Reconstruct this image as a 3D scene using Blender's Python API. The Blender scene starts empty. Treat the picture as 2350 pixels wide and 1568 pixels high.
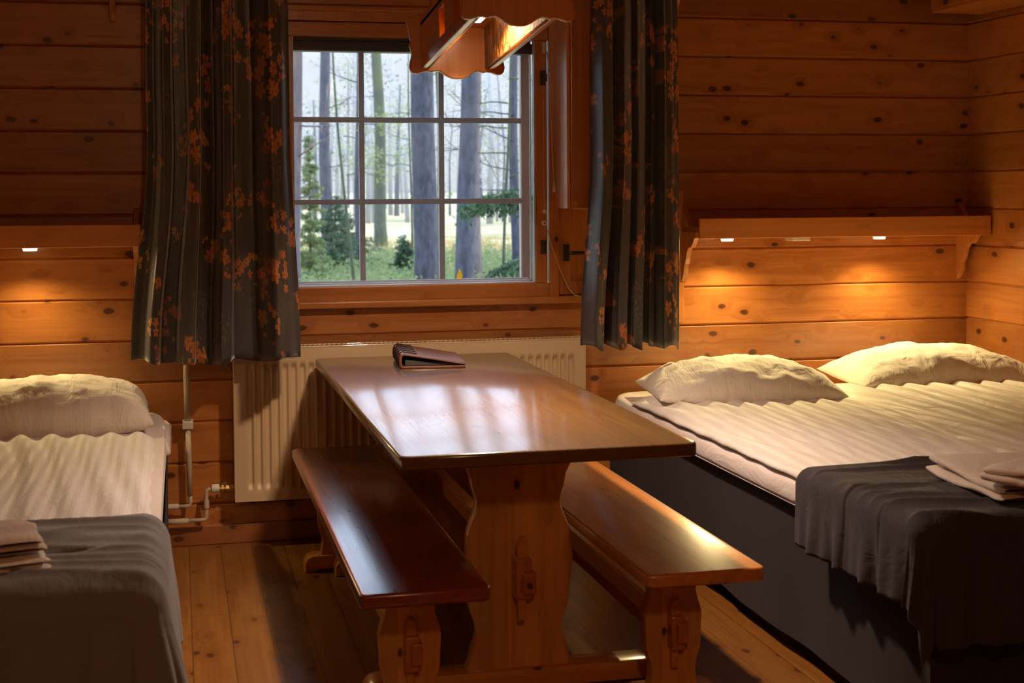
import bpy, bmesh, math, random
from mathutils import Vector, Matrix, noise
random.seed(7)
sc = bpy.context.scene
COL = sc.collection
R = math.radians
PI = math.pi
D = 5.56            # inner face of the window wall
XR = 3.344          # right wall
XL = -0.95          # left wall
YB = -1.6           # wall behind the camera
ZC = 2.42           # ceiling

# ------------------------------------------------------------------ camera
cam = bpy.data.cameras.new('camera'); camo = bpy.data.objects.new('camera', cam); COL.objects.link(camo)
yaw, pit, rol = R(13.283), R(2.057), R(-.338)
fw = Vector((math.sin(yaw)*math.cos(pit), math.cos(yaw)*math.cos(pit), -math.sin(pit)))
r0 = Vector((math.cos(yaw), -math.sin(yaw), 0)); u0 = r0.cross(fw)
r1 = math.cos(rol)*r0 + math.sin(rol)*u0; u1 = -math.sin(rol)*r0 + math.cos(rol)*u0
m = Matrix((r1, u1, -fw)).transposed().to_4x4(); m.translation = (0, 0, 1.34)
camo.matrix_world = m
cam.sensor_width = 36; cam.lens = 50.0; cam.shift_y = -(784-562.5)/2350
cam.dof.use_dof = True; cam.dof.focus_distance = 5.15; cam.dof.aperture_fstop = 5.6
cam.clip_end = 500
sc.camera = camo
sc.view_settings.view_transform = 'Standard'; sc.view_settings.look = 'None'
sc.view_settings.gamma = 1.0; sc.view_settings.exposure = 0.0
sc.view_settings.use_curve_mapping = False

# ------------------------------------------------------------------ sky, sun, room light
w = bpy.data.worlds.new('sky'); sc.world = w; w.use_nodes = True
nt = w.node_tree; nt.nodes.clear()
out = nt.nodes.new('ShaderNodeOutputWorld'); bg = nt.nodes.new('ShaderNodeBackground')
tc = nt.nodes.new('ShaderNodeTexCoord'); sx = nt.nodes.new('ShaderNodeSeparateXYZ'); cr = nt.nodes.new('ShaderNodeValToRGB')
for p_, c_ in ((.09, (.88, .89, .92)), (.15, (1.7, 2.0, 2.5)), (.45, (4.2, 5.0, 6.2))):
    e_ = cr.color_ramp.elements.new(p_); e_.color = (*c_, 1)
cr.color_ramp.elements[0].position = 0.0; cr.color_ramp.elements[0].color = (.80, .77, .73, 1)
cr.color_ramp.elements[-1].position = 1.0; cr.color_ramp.elements[-1].color = (5.0, 6.5, 8.6, 1)
nt.links.new(tc.outputs['Generated'], sx.inputs[0]); nt.links.new(sx.outputs[2], cr.inputs[0])
nt.links.new(cr.outputs[0], bg.inputs[0]); nt.links.new(bg.outputs[0], out.inputs[0])
bg.inputs[1].default_value = 1.0
SUN_E = 3.4
sl = bpy.data.lights.new('sun', 'SUN'); sl.energy = SUN_E; sl.color = (1, .86, .62); sl.angle = R(.6)
so = bpy.data.objects.new('sun', sl); COL.objects.link(so)
so.rotation_euler = Vector((-.93, .03, -.38)).to_track_quat('-Z', 'Y').to_euler()

def lamp(kind, name, loc, energy, col, size=.1, direction=None, spot=None, blend=.5, parent=None):
    l = bpy.data.lights.new(name, kind); l.energy = energy; l.color = col
    if kind == 'AREA': l.shape = 'DISK'; l.size = size; l.spread = R(143)
    else: l.shadow_soft_size = size
    if kind == 'SPOT': l.spot_size = R(spot); l.spot_blend = blend
    o = bpy.data.objects.new(name, l); COL.objects.link(o); o.location = loc
    if direction is not None: o.rotation_euler = Vector(direction).to_track_quat('-Z', 'Y').to_euler()
    if parent: o.parent = parent
    return o
TABLE_LAMP = 33; SPOT_E = 35; FRONT = 32
WARM = (1.0, .71, .50); WARM2 = (1.0, .75, .33)
lamp('POINT', 'front_ceiling_bulb', (.35, .1, 2.2), FRONT, (1, .58, .28), .09)

# ------------------------------------------------------------------ mesh helpers
class MB:
    def __init__(s): s.bm = bmesh.new(); s.uv = None
    def _merge(s, b, mat=None):
        if mat is not None: bmesh.ops.transform(b, matrix=mat, verts=b.verts)
        me = bpy.data.meshes.new('t'); b.to_mesh(me); b.free(); s.bm.from_mesh(me); bpy.data.meshes.remove(me)
    def box(s, a, b, bev=0.0, seg=2, mat=None):
        t = bmesh.new(); bmesh.ops.create_cube(t, size=1)
        for v in t.verts:
            for i in range(3): v.co[i] = a[i] + (v.co[i]+.5)*(b[i]-a[i])
        if bev: bmesh.ops.bevel(t, geom=list(t.edges), offset=bev, segments=seg, profile=.5, affect='EDGES')
        s._merge(t, mat); return s
    def prism(s, pts, ax, lo, hi, bev=0.0, seg=2, mat=None):
        # pts: outline in the two other axes (in order), extruded along ax
        t = bmesh.new(); vs = []
        for p in pts:
            c = list(p); c.insert(ax, lo); vs.append(t.verts.new(c))
        f = t.faces.new(vs); r = bmesh.ops.extrude_face_region(t, geom=[f])
        for e in r['geom']:
            if isinstance(e, bmesh.types.BMVert): e.co[ax] = hi
        bmesh.ops.recalc_face_normals(t, faces=t.faces)
        if bev:
            es = [e for e in t.edges if abs(e.verts[0].co[ax]-e.verts[1].co[ax]) < 1e-6]
            bmesh.ops.bevel(t, geom=es, offset=bev, segments=seg, profile=.5, affect='EDGES')
        s._merge(t, mat); return s
    def tube(s, path, r, n=10, cap=True):
        t = bmesh.new(); path = [Vector(p) for p in path]; rings = []
        rr = r if isinstance(r, (list, tuple)) else [r]*len(path)
        ref = None
        for i, p in enumerate(path):
            d = (path[min(i+1, len(path)-1)] - path[max(i-1, 0)]).normalized()
            if ref is None: ref = Vector((0, 0, 1)) if abs(d.z) < .8 else Vector((1, 0, 0))
            a = d.cross(ref).normalized(); b = d.cross(a).normalized(); ref = a.cross(d)
            rings.append([t.verts.new(p + rr[i]*(math.cos(2*PI*k/n)*a + math.sin(2*PI*k/n)*b)) for k in range(n)])
        for i in range(len(rings)-1):
            for k in range(n): t.faces.new((rings[i][k], rings[i][(k+1) % n], rings[i+1][(k+1) % n], rings[i+1][k]))
        if cap: t.faces.new(rings[0]); t.faces.new(rings[-1])
        bmesh.ops.recalc_face_normals(t, faces=t.faces)
        s._merge(t); return s
    def cyl(s, a, b, r, n=20, r2=None):
        return s.tube([a, b], [r, r if r2 is None else r2], n)
    def build(s, name, mat, parent=None, smooth=False, angle=None):
        me = bpy.data.meshes.new(name); s.bm.to_mesh(me); s.bm.free(); me.materials.append(mat)
        if smooth:
            for p in me.polygons: p.use_smooth = True
        o = bpy.data.objects.new(name, me); COL.objects.link(o); o.parent = parent
        if angle:
            for p in me.polygons: p.use_smooth = True
            me.set_sharp_from_angle(angle=R(angle))
        return o

def grid_obj(name, nu, nv, fn, mat, parent=None, closeu=False, uvfn=None, thick=0.0, smooth=True):
    vs = []; fs = []; uvs = []
    for j in range(nv):
        for i in range(nu):
            u, v = i/(nu-1 if not closeu else nu), j/(nv-1)
            vs.append(fn(u, v)); uvs.append(uvfn(u, v) if uvfn else (u, v))
    for j in range(nv-1):
        for i in range(nu if closeu else nu-1):
            k = (i+1) % nu
            fs.append((j*nu+i, j*nu+k, (j+1)*nu+k, (j+1)*nu+i))
    me = bpy.data.meshes.new(name); me.from_pydata([tuple(v) for v in vs], [], fs); me.materials.append(mat)
    ul = me.uv_layers.new(name='UVMap')
    for l in me.loops: ul.data[l.index].uv = uvs[l.vertex_index]
    for p in me.polygons: p.use_smooth = smooth
    o = bpy.data.objects.new(name, me); COL.objects.link(o); o.parent = parent
    if thick:
        md = o.modifiers.new('thickness', 'SOLIDIFY'); md.thickness = thick; md.offset = -1
    return o

def empty(name, loc=(0, 0, 0), rot=(0, 0, 0)):
    o = bpy.data.objects.new(name, None); o.empty_display_size = .1; COL.objects.link(o)
    o.location = loc; o.rotation_euler = rot; return o
def tag(o, label=None, cat=None, group=None, kind=None):
    if label: o['label'] = label
    if cat: o['category'] = cat
    if group: o['group'] = group
    if kind: o['kind'] = kind
    return o
def struct(o, label=None): o['kind'] = 'structure'; return o
def children(o): return [c for c in bpy.data.objects if c.parent == o]
def copy_tree(o, parent=None):
    ch = children(o); c = o.copy(); COL.objects.link(c); c.parent = parent
    for k in ch: copy_tree(k, c)
    return c
def fbm(x, y, z=0.0, o=3):
    s = 0; a = 1
    for k in range(o): s += a*noise.noise(Vector((x, y, z+7.3*k))); x *= 2; y *= 2; a *= .5
    return s
def sm(t, a=0.0, b=1.0):
    t = max(0, min(1, (t-a)/(b-a))); return t*t*(3-2*t)

# ------------------------------------------------------------------ materials
class NT:
    def __init__(s, name):
        s.m = bpy.data.materials.new(name); s.m.use_nodes = True; s.t = s.m.node_tree; s.t.nodes.clear()
        s.o = s.n('ShaderNodeOutputMaterial'); s.b = s.n('ShaderNodeBsdfPrincipled'); s.l(s.b.outputs[0], s.o.inputs[0])
    def n(s, t, **k):
        x = s.t.nodes.new(t)
        for a, b in k.items(): setattr(x, a, b)
        return x
    def l(s, a, b): s.t.links.new(a, b)
    def put(s, sock, v):
        if hasattr(v, 'is_linked') or isinstance(v, bpy.types.NodeSocket): s.l(v, sock)
        else: sock.default_value = v
    def math(s, op, a, b=None, c=None, clamp=False):
        x = s.n('ShaderNodeMath', operation=op, use_clamp=clamp); s.put(x.inputs[0], a)
        if b is not None: s.put(x.inputs[1], b)
        if c is not None: s.put(x.inputs[2], c)
        return x.outputs[0]
    def vmath(s, op, a, b=None):
        x = s.n('ShaderNodeVectorMath', operation=op); s.put(x.inputs[0], a)
        if b is not None: s.put(x.inputs[1], b)
        return x
    def mix(s, f, a, b, mode='MIX'):
        x = s.n('ShaderNodeMix', data_type='RGBA', blend_type=mode); s.put(x.inputs[0], f); s.put(x.inputs[6], a); s.put(x.inputs[7], b); return x.outputs[2]
    def noise(s, vec, scale, detail=3, rough=.5, dist=0):
        x = s.n('ShaderNodeTexNoise'); s.l(vec, x.inputs['Vector']); x.inputs['Scale'].default_value = scale
        x.inputs['Detail'].default_value = detail; x.inputs['Roughness'].default_value = rough; x.inputs['Distortion'].default_value = dist
        return x.outputs[0]
    def ramp(s, f, stops):
        x = s.n('ShaderNodeValToRGB'); s.l(f, x.inputs[0]); e = x.color_ramp.elements
        while len(e) < len(stops): e.new(.5)
        for k, (p, c) in enumerate(stops): e[k].position = p; e[k].color = (c[0], c[1], c[2], 1) if isinstance(c, (tuple, list)) else (c, c, c, 1)
        return x.outputs[0]
    def maprange(s, v, a, b, c, d, smooth=False):
        x = s.n('ShaderNodeMapRange'); x.interpolation_type = 'SMOOTHSTEP' if smooth else 'LINEAR'; s.put(x.inputs[0], v)
        for k, q in enumerate((a, b, c, d)): s.put(x.inputs[k+1], q)
        return x.outputs[0]

def srgb(r, g, b):
    f = lambda c: (c/255/12.92) if c/255 <= .04045 else ((c/255+.055)/1.055)**2.4
    return (f(r), f(g), f(b), 1)

def wood(name, grain='X', board=('Z', .159, .155), light=(.60, .25, .075), dark=(.36, .115, .025), tone=.22,
         rough=.38, coat=.25, coat_rough=.15, knot_cell=.092, knot_r=.015, knot_col=(.065, .018, .005), gscale=1.0, seam=0.0, cross=None):
    m = NT(name); tc = m.n('ShaderNodeTexCoord'); sp = m.n('ShaderNodeSeparateXYZ'); m.l(tc.outputs['Object'], sp.inputs[0])
    ax = {'X': 0, 'Y': 1, 'Z': 2}; g = ax[grain]; o = [i for i in range(3) if i != g]
    S = sp.outputs
    if board:
        bi = m.math('FLOOR', m.math('DIVIDE', m.math('SUBTRACT', S[ax[board[0]]], board[2]), board[1]))
    else: bi = m.math('MULTIPLY', S[0], 0.0)
    idx = bi
    if cross:   # lengthwise joints of boards
        off = m.math('MULTIPLY', m.math('FRACT', m.math('MULTIPLY', bi, .618)), cross)
        ci = m.math('FLOOR', m.math('DIVIDE', m.math('ADD', S[g], off), cross))
        idx = m.math('ADD', m.math('MULTIPLY', bi, 17.13), m.math('MULTIPLY', ci, 3.71))
    wn = m.n('ShaderNodeTexWhiteNoise', noise_dimensions='1D'); m.l(m.math('ADD', idx, .5), wn.inputs['W'])
    # knots
    kv = m.n('ShaderNodeCombineXYZ'); comp = [None]*3
    comp[g] = m.math('ADD', m.math('MULTIPLY', S[g], .62), m.math('MULTIPLY', idx, 4.37)); comp[o[0]] = S[o[0]]; comp[o[1]] = S[o[1]]
    for i in range(3): m.l(comp[i], kv.inputs[i])
    warp = m.vmath('ADD', kv.outputs[0], (0, 0, 0)).outputs[0]
    nw = m.n('ShaderNodeTexNoise'); m.l(kv.outputs[0], nw.inputs['Vector']); nw.inputs['Scale'].default_value = 40; nw.inputs['Detail'].default_value = 1
    ws = m.vmath('SCALE', nw.outputs['Color']); ws.inputs['Scale'].default_value = .008
    kvec = m.vmath('ADD', kv.outputs[0], ws.outputs[0]).outputs[0]
    vo = m.n('ShaderNodeTexVoronoi', feature='F1'); m.l(kvec, vo.inputs['Vector']); vo.inputs['Scale'].default_value = 1/knot_cell
    d = m.math('MULTIPLY', vo.outputs['Distance'], knot_cell)
    kmask = m.maprange(d, knot_r*.62, knot_r, 1.0, 0.0, True)
    halo = m.maprange(d, knot_r, knot_r*3.2, 1.0, 0.0, True)
    # grain, bent round the knots
    gv = m.n('ShaderNodeCombineXYZ'); c2 = [None]*3
    bend = m.math('MULTIPLY', halo, .035)
    c2[g] = m.math('ADD', m.math('MULTIPLY', S[g], 1.3*gscale), m.math('MULTIPLY', wn.outputs[0], 60.0))
    c2[o[0]] = m.math('MULTIPLY', m.math('ADD', S[o[0]], bend), 26.0*gscale); c2[o[1]] = m.math('MULTIPLY', m.math('ADD', S[o[1]], bend), 26.0*gscale)
    for i in range(3): m.l(c2[i], gv.inputs[i])
    n1 = m.noise(gv.outputs[0], 1.0, 4, .6, .6)
    gv2 = m.vmath('MULTIPLY', gv.outputs[0], (4 if g != 0 else 1.2, 4 if g != 1 else 1.2, 4 if g != 2 else 1.2)).outputs[0]
    n2 = m.noise(gv2, 1.0, 2, .5)
    gf = m.math('ADD', m.math('MULTIPLY', n1, .75), m.math('MULTIPLY', n2, .25))
    colr = m.ramp(gf, [(.32, light), (.52, tuple(.55*a+.45*b for a, b in zip(light, dark))), (.68, dark)])
    tn = m.math('ADD', m.math('MULTIPLY', wn.outputs[0], 2*tone), 1-tone)
    hs = m.vmath('SCALE', colr); m.l(tn, hs.inputs['Scale']); c = hs.outputs[0]
    c = m.mix(m.math('MULTIPLY', halo, .45), c, (*dark, 1)); c = m.mix(m.math('MULTIPLY', kmask, .93), c, (*knot_col, 1))
    if seam:
        fr = m.math('FRACT', m.math('DIVIDE', m.math('SUBTRACT', S[ax[board[0]]], board[2]), board[1]))
        e = m.math('MULTIPLY', m.math('MINIMUM', fr, m.math('SUBTRACT', 1.0, fr)), board[1])
        sm_ = m.maprange(e, seam*.5, seam, 1.0, 0.0)
        if cross:
            fc = m.math('FRACT', m.math('DIVIDE', m.math('ADD', S[g], off), cross)); e2 = m.math('MULTIPLY', m.math('MINIMUM', fc, m.math('SUBTRACT', 1.0, fc)), cross)
            sm_ = m.math('MAXIMUM', sm_, m.maprange(e2, seam*.5, seam, 1.0, 0.0))
        c = m.mix(m.math('MULTIPLY', sm_, .75), c, (.05, .02, .008, 1))
    m.l(c, m.b.inputs['Base Color'])
    m.l(m.math('ADD', m.math('MULTIPLY', n2, .16), rough-.08), m.b.inputs['Roughness'])
    m.b.inputs['Coat Weight'].default_value = coat; m.b.inputs['Coat Roughness'].default_value = coat_rough
    bp = m.n('ShaderNodeBump'); bp.inputs['Strength'].default_value = .12; bp.inputs['Distance'].default_value = .002
    m.l(gf, bp.inputs['Height']); m.l(bp.outputs[0], m.b.inputs['Normal'])
    return m.m

def plain(name, col, rough=.5, metal=0.0, coat=0.0, bump=0.0, bscale=200, var=0.0, spec=.5):
    m = NT(name); tc = m.n('ShaderNodeTexCoord')
    n = m.noise(tc.outputs['Object'], bscale, 2)
    c2 = tuple(x*(1-var) for x in col[:3]) + (1,)
    m.l(m.mix(n, (*col[:3], 1), c2), m.b.inputs['Base Color'])
    m.b.inputs['Roughness'].default_value = rough; m.b.inputs['Metallic'].default_value = metal; m.b.inputs['Coat Weight'].default_value = coat
    m.b.inputs['Specular IOR Level'].default_value = spec
    if bump:
        bp = m.n('ShaderNodeBump'); bp.inputs['Strength'].default_value = bump; bp.inputs['Distance'].default_value = .001
        m.l(n, bp.inputs['Height']); m.l(bp.outputs[0], m.b.inputs['Normal'])
    return m.m

def cloth(name, col, rough=.85, weave=900, var=.12, stripe=None, wr=.5, wscale=9, sheen=.25):
    """woven cloth; stripe = (axis, period, depth) gives satin stripes; wr = wrinkle bump"""
    m = NT(name); tc = m.n('ShaderNodeTexCoord'); P = tc.outputs['Object']
    n = m.noise(P, weave, 1); n2 = m.noise(P, 14, 3)
    c = m.mix(m.math('ADD', m.math('MULTIPLY', n, .6), m.math('MULTIPLY', n2, .4)), tuple(x*(1-var) for x in col)+(1,), tuple(min(1, x*(1+var)) for x in col)+(1,))
    if stripe:
        sp = m.n('ShaderNodeSeparateXYZ'); m.l(P, sp.inputs[0])
        s = m.math('SINE', m.math('MULTIPLY', sp.outputs['XYZ'.index(stripe[0])], 2*PI/stripe[1]))
        s = m.maprange(s, -.25, .25, 0.0, 1.0, True)
        c = m.mix(s, c, tuple(x*(1-stripe[2]) for x in col)+(1,))
        m.l(m.maprange(s, 0.0, 1.0, rough-.25, rough), m.b.inputs['Roughness'])
    else: m.b.inputs['Roughness'].default_value = rough
    m.l(c, m.b.inputs['Base Color']); m.b.inputs['Sheen Weight'].default_value = sheen
    m.b.inputs['Specular IOR Level'].default_value = .25
    wv = m.vmath('MULTIPLY', P, (1.5, .45, 1.0)).outputs[0]
    wn = m.noise(wv, wscale, 4, .55, 1.2)
    b1 = m.n('ShaderNodeBump'); b1.inputs['Strength'].default_value = wr; b1.inputs['Distance'].default_value = .02; m.l(wn, b1.inputs['Height'])
    b2 = m.n('ShaderNodeBump'); b2.inputs['Strength'].default_value = .25; b2.inputs['Distance'].default_value = .0008; m.l(n, b2.inputs['Height']); m.l(b1.outputs[0], b2.inputs['Normal'])
    m.l(b2.outputs[0], m.b.inputs['Normal'])
    return m.m

W_L = (.46, .175, .042); W_D = (.30, .092, .018)
M_wallX = wood('pine_wall_x', 'X', light=W_L, dark=W_D, cross=None)
M_wallY = wood('pine_wall_y', 'Y', light=W_L, dark=W_D)
M_ceil = wood('pine_ceiling', 'Y', ('X', .12, 0), light=W_L, dark=W_D, seam=.004)
M_floor = wood('pine_floor', 'Y', ('X', .118, .03), light=(.28, .115, .020), dark=(.17, .058, .009), tone=.17, rough=.34, coat=.35, coat_rough=.22, seam=.0022, knot_cell=.095, knot_r=.015, cross=2.3, knot_col=(.07, .022, .006))
M_trim = wood('pine_trim', 'X', None, light=(.44, .17, .04), dark=(.30, .10, .02), knot_cell=.16, knot_r=.010, rough=.33, coat=.4)
M_trimZ = wood('pine_trim_z', 'Z', None, light=(.46, .18, .045), dark=(.32, .10, .022), knot_cell=.15, knot_r=.010, rough=.30, coat=.5)
M_glossLit = wood('glossy_pine_daylit_z', 'Z', None, light=(.60, .26, .08), dark=(.42, .15, .035), knot_cell=.16, knot_r=.010, rough=.3, coat=1.0, coat_rough=.4)  # base colour lightened to stand for window daylight on the duct's side board
M_table = wood('lacquered_table_top', 'Y', ('X', .095, .02), light=(.15, .072, .010), dark=(.10, .042, .0055), tone=.10, rough=.6, coat=1.0, coat_rough=.135, knot_cell=.17, knot_r=.010)
M_table.node_tree.nodes['Principled BSDF'].inputs['Specular IOR Level'].default_value = .15
M_leg = wood('lacquered_pine_z', 'Z', ('X', .042, .01), light=(.68, .33, .07), dark=(.50, .19, .03), tone=.25, rough=.32, coat=.5, knot_cell=.085, knot_r=.011)
M_legX = wood('lacquered_pine_x', 'X', None, light=(.62, .26, .05), dark=(.44, .15, .022), rough=.32, coat=.5, knot_cell=.10, knot_r=.011)
M_legY = wood('lacquered_pine_y', 'Y', None, light=(.50, .17, .04), dark=(.34, .09, .018), rough=.32, coat=.5, knot_cell=.12, knot_r=.011)
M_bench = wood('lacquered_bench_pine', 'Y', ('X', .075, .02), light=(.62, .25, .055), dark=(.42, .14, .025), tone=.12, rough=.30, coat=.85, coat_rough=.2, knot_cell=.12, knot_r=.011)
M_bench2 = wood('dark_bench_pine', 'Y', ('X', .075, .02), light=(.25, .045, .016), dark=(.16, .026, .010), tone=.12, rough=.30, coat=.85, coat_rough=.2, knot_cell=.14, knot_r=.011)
M_white = plain('radiator_enamel', (.62, .46, .27), .35, coat=.2)
M_pipe = plain('cream_pipe', (.62, .52, .38), .4)
M_brass = plain('brass_valve', (.5, .34, .14), .35, metal=.8)
M_bronze = plain('bronze_fitting', (.075, .055, .035), .38, metal=.6)
M_alu = plain('white_window_bead', (.62, .60, .62), .4)
M_mull = plain('grey_brown_glazing_bar', (.42, .33, .29), .55, var=.2, bscale=40)
M_blind = plain('grey_blind_cassette', (.055, .045, .06), .5)
M_plast = plain('white_plastic', (.72, .68, .60), .4)
M_cordm = plain('cream_cord', (.65, .55, .40), .7)
M_sheet = cloth('white_stripe_sheet', (.88, .84, .80), stripe=('X', .030, .10), wr=.45)
M_sheetR = cloth('white_stripe_sheet_right', (.90, .83, .76), stripe=('X', .030, .10), wr=.5)
M_pillow = cloth('pillow_cotton', (.90, .84, .74), wr=.75, wscale=10)
M_pillowL = cloth('pillow_cotton_striped', (.88, .80, .70), stripe=('X', .12, .07), wr=.6, wscale=9)
M_mat = cloth('mattress_cotton', (.72, .64, .60), wr=.5)
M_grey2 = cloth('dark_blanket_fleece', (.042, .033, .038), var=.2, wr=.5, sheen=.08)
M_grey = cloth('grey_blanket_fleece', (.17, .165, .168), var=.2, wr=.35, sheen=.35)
M_skirt = cloth('bed_skirt_fabric', (.030, .023, .026), var=.15, wr=.25, wscale=4, sheen=.03)
M_towel = cloth('white_terry', (.72, .62, .52), weave=500, wr=.3, var=.2, wscale=20)
M_leather = plain('red_brown_leather', (.20, .075, .045), .42, coat=.3, bump=.2, bscale=120, var=.3)
M_lace = plain('dark_lace', (.02, .008, .012), .6)
M_page = plain('dark_pages', (.05, .045, .04), .7)
M_dark = plain('dark_void', (.012, .008, .006), .9)

def flower_cloth():
    m = NT('floral_curtain'); uv = m.n('ShaderNodeUVMap'); U = uv.outputs[0]
    base = m.mix(m.noise(U, 9, 4), (.030, .029, .031, 1), (.078, .074, .072, 1))
    base = m.mix(m.math('MULTIPLY', m.maprange(m.noise(U, 4.3, 2), .5, .7, 0.0, 1.0), .5), base, (.11, .085, .03, 1))
    col = base
    def layer(scale, off, seed, c1, c2, thr, rad):
        nonlocal col
        v = m.vmath('ADD', U, (seed, seed*.7, 0)).outputs[0]
        vo = m.n('ShaderNodeTexVoronoi', feature='F1', voronoi_dimensions='2D'); m.l(v, vo.inputs['Vector']); vo.inputs['Scale'].default_value = scale
        sc_ = m.vmath('SCALE', v); sc_.inputs['Scale'].default_value = 1.0
        dv = m.vmath('SUBTRACT', v, vo.outputs['Position']).outputs[0]
        sp = m.n('ShaderNodeSeparateXYZ'); m.l(dv, sp.inputs[0]); r = m.vmath('LENGTH', dv).outputs['Value']
        cs = m.n('ShaderNodeSeparateColor'); m.l(vo.outputs['Color'], cs.inputs[0])
        an = m.math('ARCTAN2', sp.outputs[1], sp.outputs[0])
        pet = m.math('ABSOLUTE', m.math('COSINE', m.math('ADD', m.math('MULTIPLY', an, 2.5), m.math('MULTIPLY', cs.outputs[1], 6.0))))
        rr = m.math('MULTIPLY', m.math('ADD', m.math('MULTIPLY', m.math('POWER', pet, .6), .72), .28), rad)
        msk = m.maprange(m.math('SUBTRACT', rr, r), 0.0, .0012, 0.0, 1.0)
        cl = m.maprange(m.noise(v, 4.0, 2), thr, thr+.02, 0.0, 1.0)
        msk = m.math('MULTIPLY', msk, cl)
        ctr = m.maprange(r, rad*.05, rad*.22, .35, 1.0)
        c = m.vmath('SCALE', m.mix(cs.outputs[0], (*c1, 1), (*c2, 1))); m.l(ctr, c.inputs['Scale'])
        col = m.mix(m.math('MULTIPLY', msk, .92), col, c.outputs[0])
    layer(15, 0, 0.0, (.62, .22, .05), (.42, .12, .025), .545, .033)
    layer(24, 0, 3.7, (.66, .27, .09), (.48, .15, .03), .59, .020)
    layer(48, 0, 8.1, (.13, .13, .12), (.15, .12, .06), .60, .008)
    m.l(col, m.b.inputs['Base Color']); m.b.inputs['Roughness'].default_value = .4; m.b.inputs['Sheen Weight'].default_value = .5; m.b.inputs['Sheen Roughness'].default_value = .35
    m.b.inputs['Specular IOR Level'].default_value = .8
    tc = m.n('ShaderNodeTexCoord'); mv = m.vmath('MULTIPLY', tc.outputs['Object'], (2.5, 2.5, .5)).outputs[0]
    bp = m.n('ShaderNodeBump'); bp.inputs['Strength'].default_value = .3; bp.inputs['Distance'].default_value = .008; m.l(m.noise(mv, 9, 2), bp.inputs['Height'])
    m.l(bp.outputs[0], m.b.inputs['Normal'])
    return m.m
M_curtain = flower_cloth()

def glass(name):
    m = NT(name); m.b.inputs['Roughness'].default_value = 0.0
    tr = m.n('ShaderNodeBsdfTransparent'); gl = m.n('ShaderNodeBsdfGlossy'); gl.inputs['Roughness'].default_value = .02
    fr = m.n('ShaderNodeFresnel'); fr.inputs[0].default_value = 1.45; mx = m.n('ShaderNodeMixShader')
    tr.inputs[0].default_value = (.96, .97, .98, 1)
    m.l(fr.outputs[0], mx.inputs[0]); m.l(tr.outputs[0], mx.inputs[1]); m.l(gl.outputs[0], mx.inputs[2]); m.l(mx.outputs[0], m.o.inputs[0])
    return m.m
M_glass = glass('window_glass')
def emit(name, col, s):
    m = NT(name); m.b.inputs['Base Color'].default_value = (*col, 1); m.b.inputs['Emission Color'].default_value = (*col, 1); m.b.inputs['Emission Strength'].default_value = s
    return m.m
M_diff = emit('lamp_diffuser', (1, .80, .52), 6.0); M_spot = emit('spot_lens', (1, .82, .5), 2.5)

# ------------------------------------------------------------------ room shell
SEAM0, PITCH = .155, .159
def log_wall(name, mat, c0, c1, face, sign, axis, openings=(), z1=ZC, thick=.18):
    """horizontal log boards with V grooves; axis = run direction, face = coordinate of the inner face, sign = outward"""
    mb = MB(); k = -1; gr = .007
    def seg(a, b, za, zb, ga, gb):
        pr = [(face, za+ga) if ga else (face, za)]
        if ga: pr = [(face+sign*gr*1.2, za), (face, za+ga)]
        pr += [(face, zb-gb), (face+sign*gr*1.2, zb)] if gb else [(face, zb)]
        pr += [(face+sign*thick, zb), (face+sign*thick, za)]
        mb.prism(pr, axis, a, b)
    while True:
        za, zb = SEAM0+k*PITCH, SEAM0+(k+1)*PITCH; k += 1
        if za >= z1: break
        za0, zb0 = max(za, 0), min(zb, z1)
        cuts = sorted({za0, zb0} | {z for o in openings for z in (o[2], o[3]) if za0 < z < zb0})
        for a, b in zip(cuts[:-1], cuts[1:]):
            zm = (a+b)/2; xs = [(c0, c1)]
            for o in openings:
                if o[2] < zm < o[3]:
                    xs = [q for p in xs for q in ((p[0], min(p[1], o[0])), (max(p[0], o[1]), p[1])) if q[1] > q[0]+1e-6]
            for xa, xb in xs: seg(xa, xb, a, b, gr if a == za else 0, gr if b == zb else 0)
    if axis == 1: pass
    return struct(mb.build(name, mat))
# opening of the window wall
OX0, OX1, OZ0, OZ1 = .36, 1.80, .925, 2.055
log_wall('wall_back', M_wallX, XL-.18, XR+.18, D, 1, 0, [(OX0, OX1, OZ0, OZ1)])
log_wall('wall_right', M_wallY, YB, D, XR, 1, 1)
log_wall('wall_left', M_wallY, YB, D, XL, -1, 1)
log_wall('wall_front', M_wallX, XL, XR, YB, -1, 0)
struct(MB().box((XL-.1, YB-.1, -.06), (XR+.1, D+.1, 0)).build('floor', M_floor))
struct(MB().box((XL-.18, YB-.18, ZC), (XR+.18, D+.18, ZC+.1)).build('ceiling', M_ceil))
bb = struct(MB().box((XL, D-.022, 0), (XR, D+.001, .075), .004).build('baseboard_back', wood('baseboard_pine', 'X', None, light=(.30, .10, .03), dark=(.2, .06, .015))))

# ------------------------------------------------------------------ window
win = struct(empty('window_1', (0, 0, 0)))
YF = D-.012                     # face of the wooden frame
f = MB()
f.box((.385, YF, .92), (.415, D+.10, OZ1), .003)      # left jamb
f.box((1.466, YF, .92), (1.505, D+.10, OZ1), .003)    # post between sash and vent
f.box((.415, YF+.004, 2.015), (1.466, D+.10, OZ1), .003)
f.build('window_frame', M_trimZ, win)
f = MB()
f.box((.415, YF+.006, .924), (1.466, D+.05, .981), .004)
f.box((.415, YF+.006, 1.955), (1.466, D+.05, 2.012), .004)
f.build('sash_rail', M_trim, win)
f = MB()
f.box((.415, YF+.006, .981), (.443, D+.05, 1.955), .003)
f.box((1.413, YF+.006, .981), (1.459, D+.05, 1.955), .003)
f.build('sash_stile', M_trimZ, win)
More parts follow.
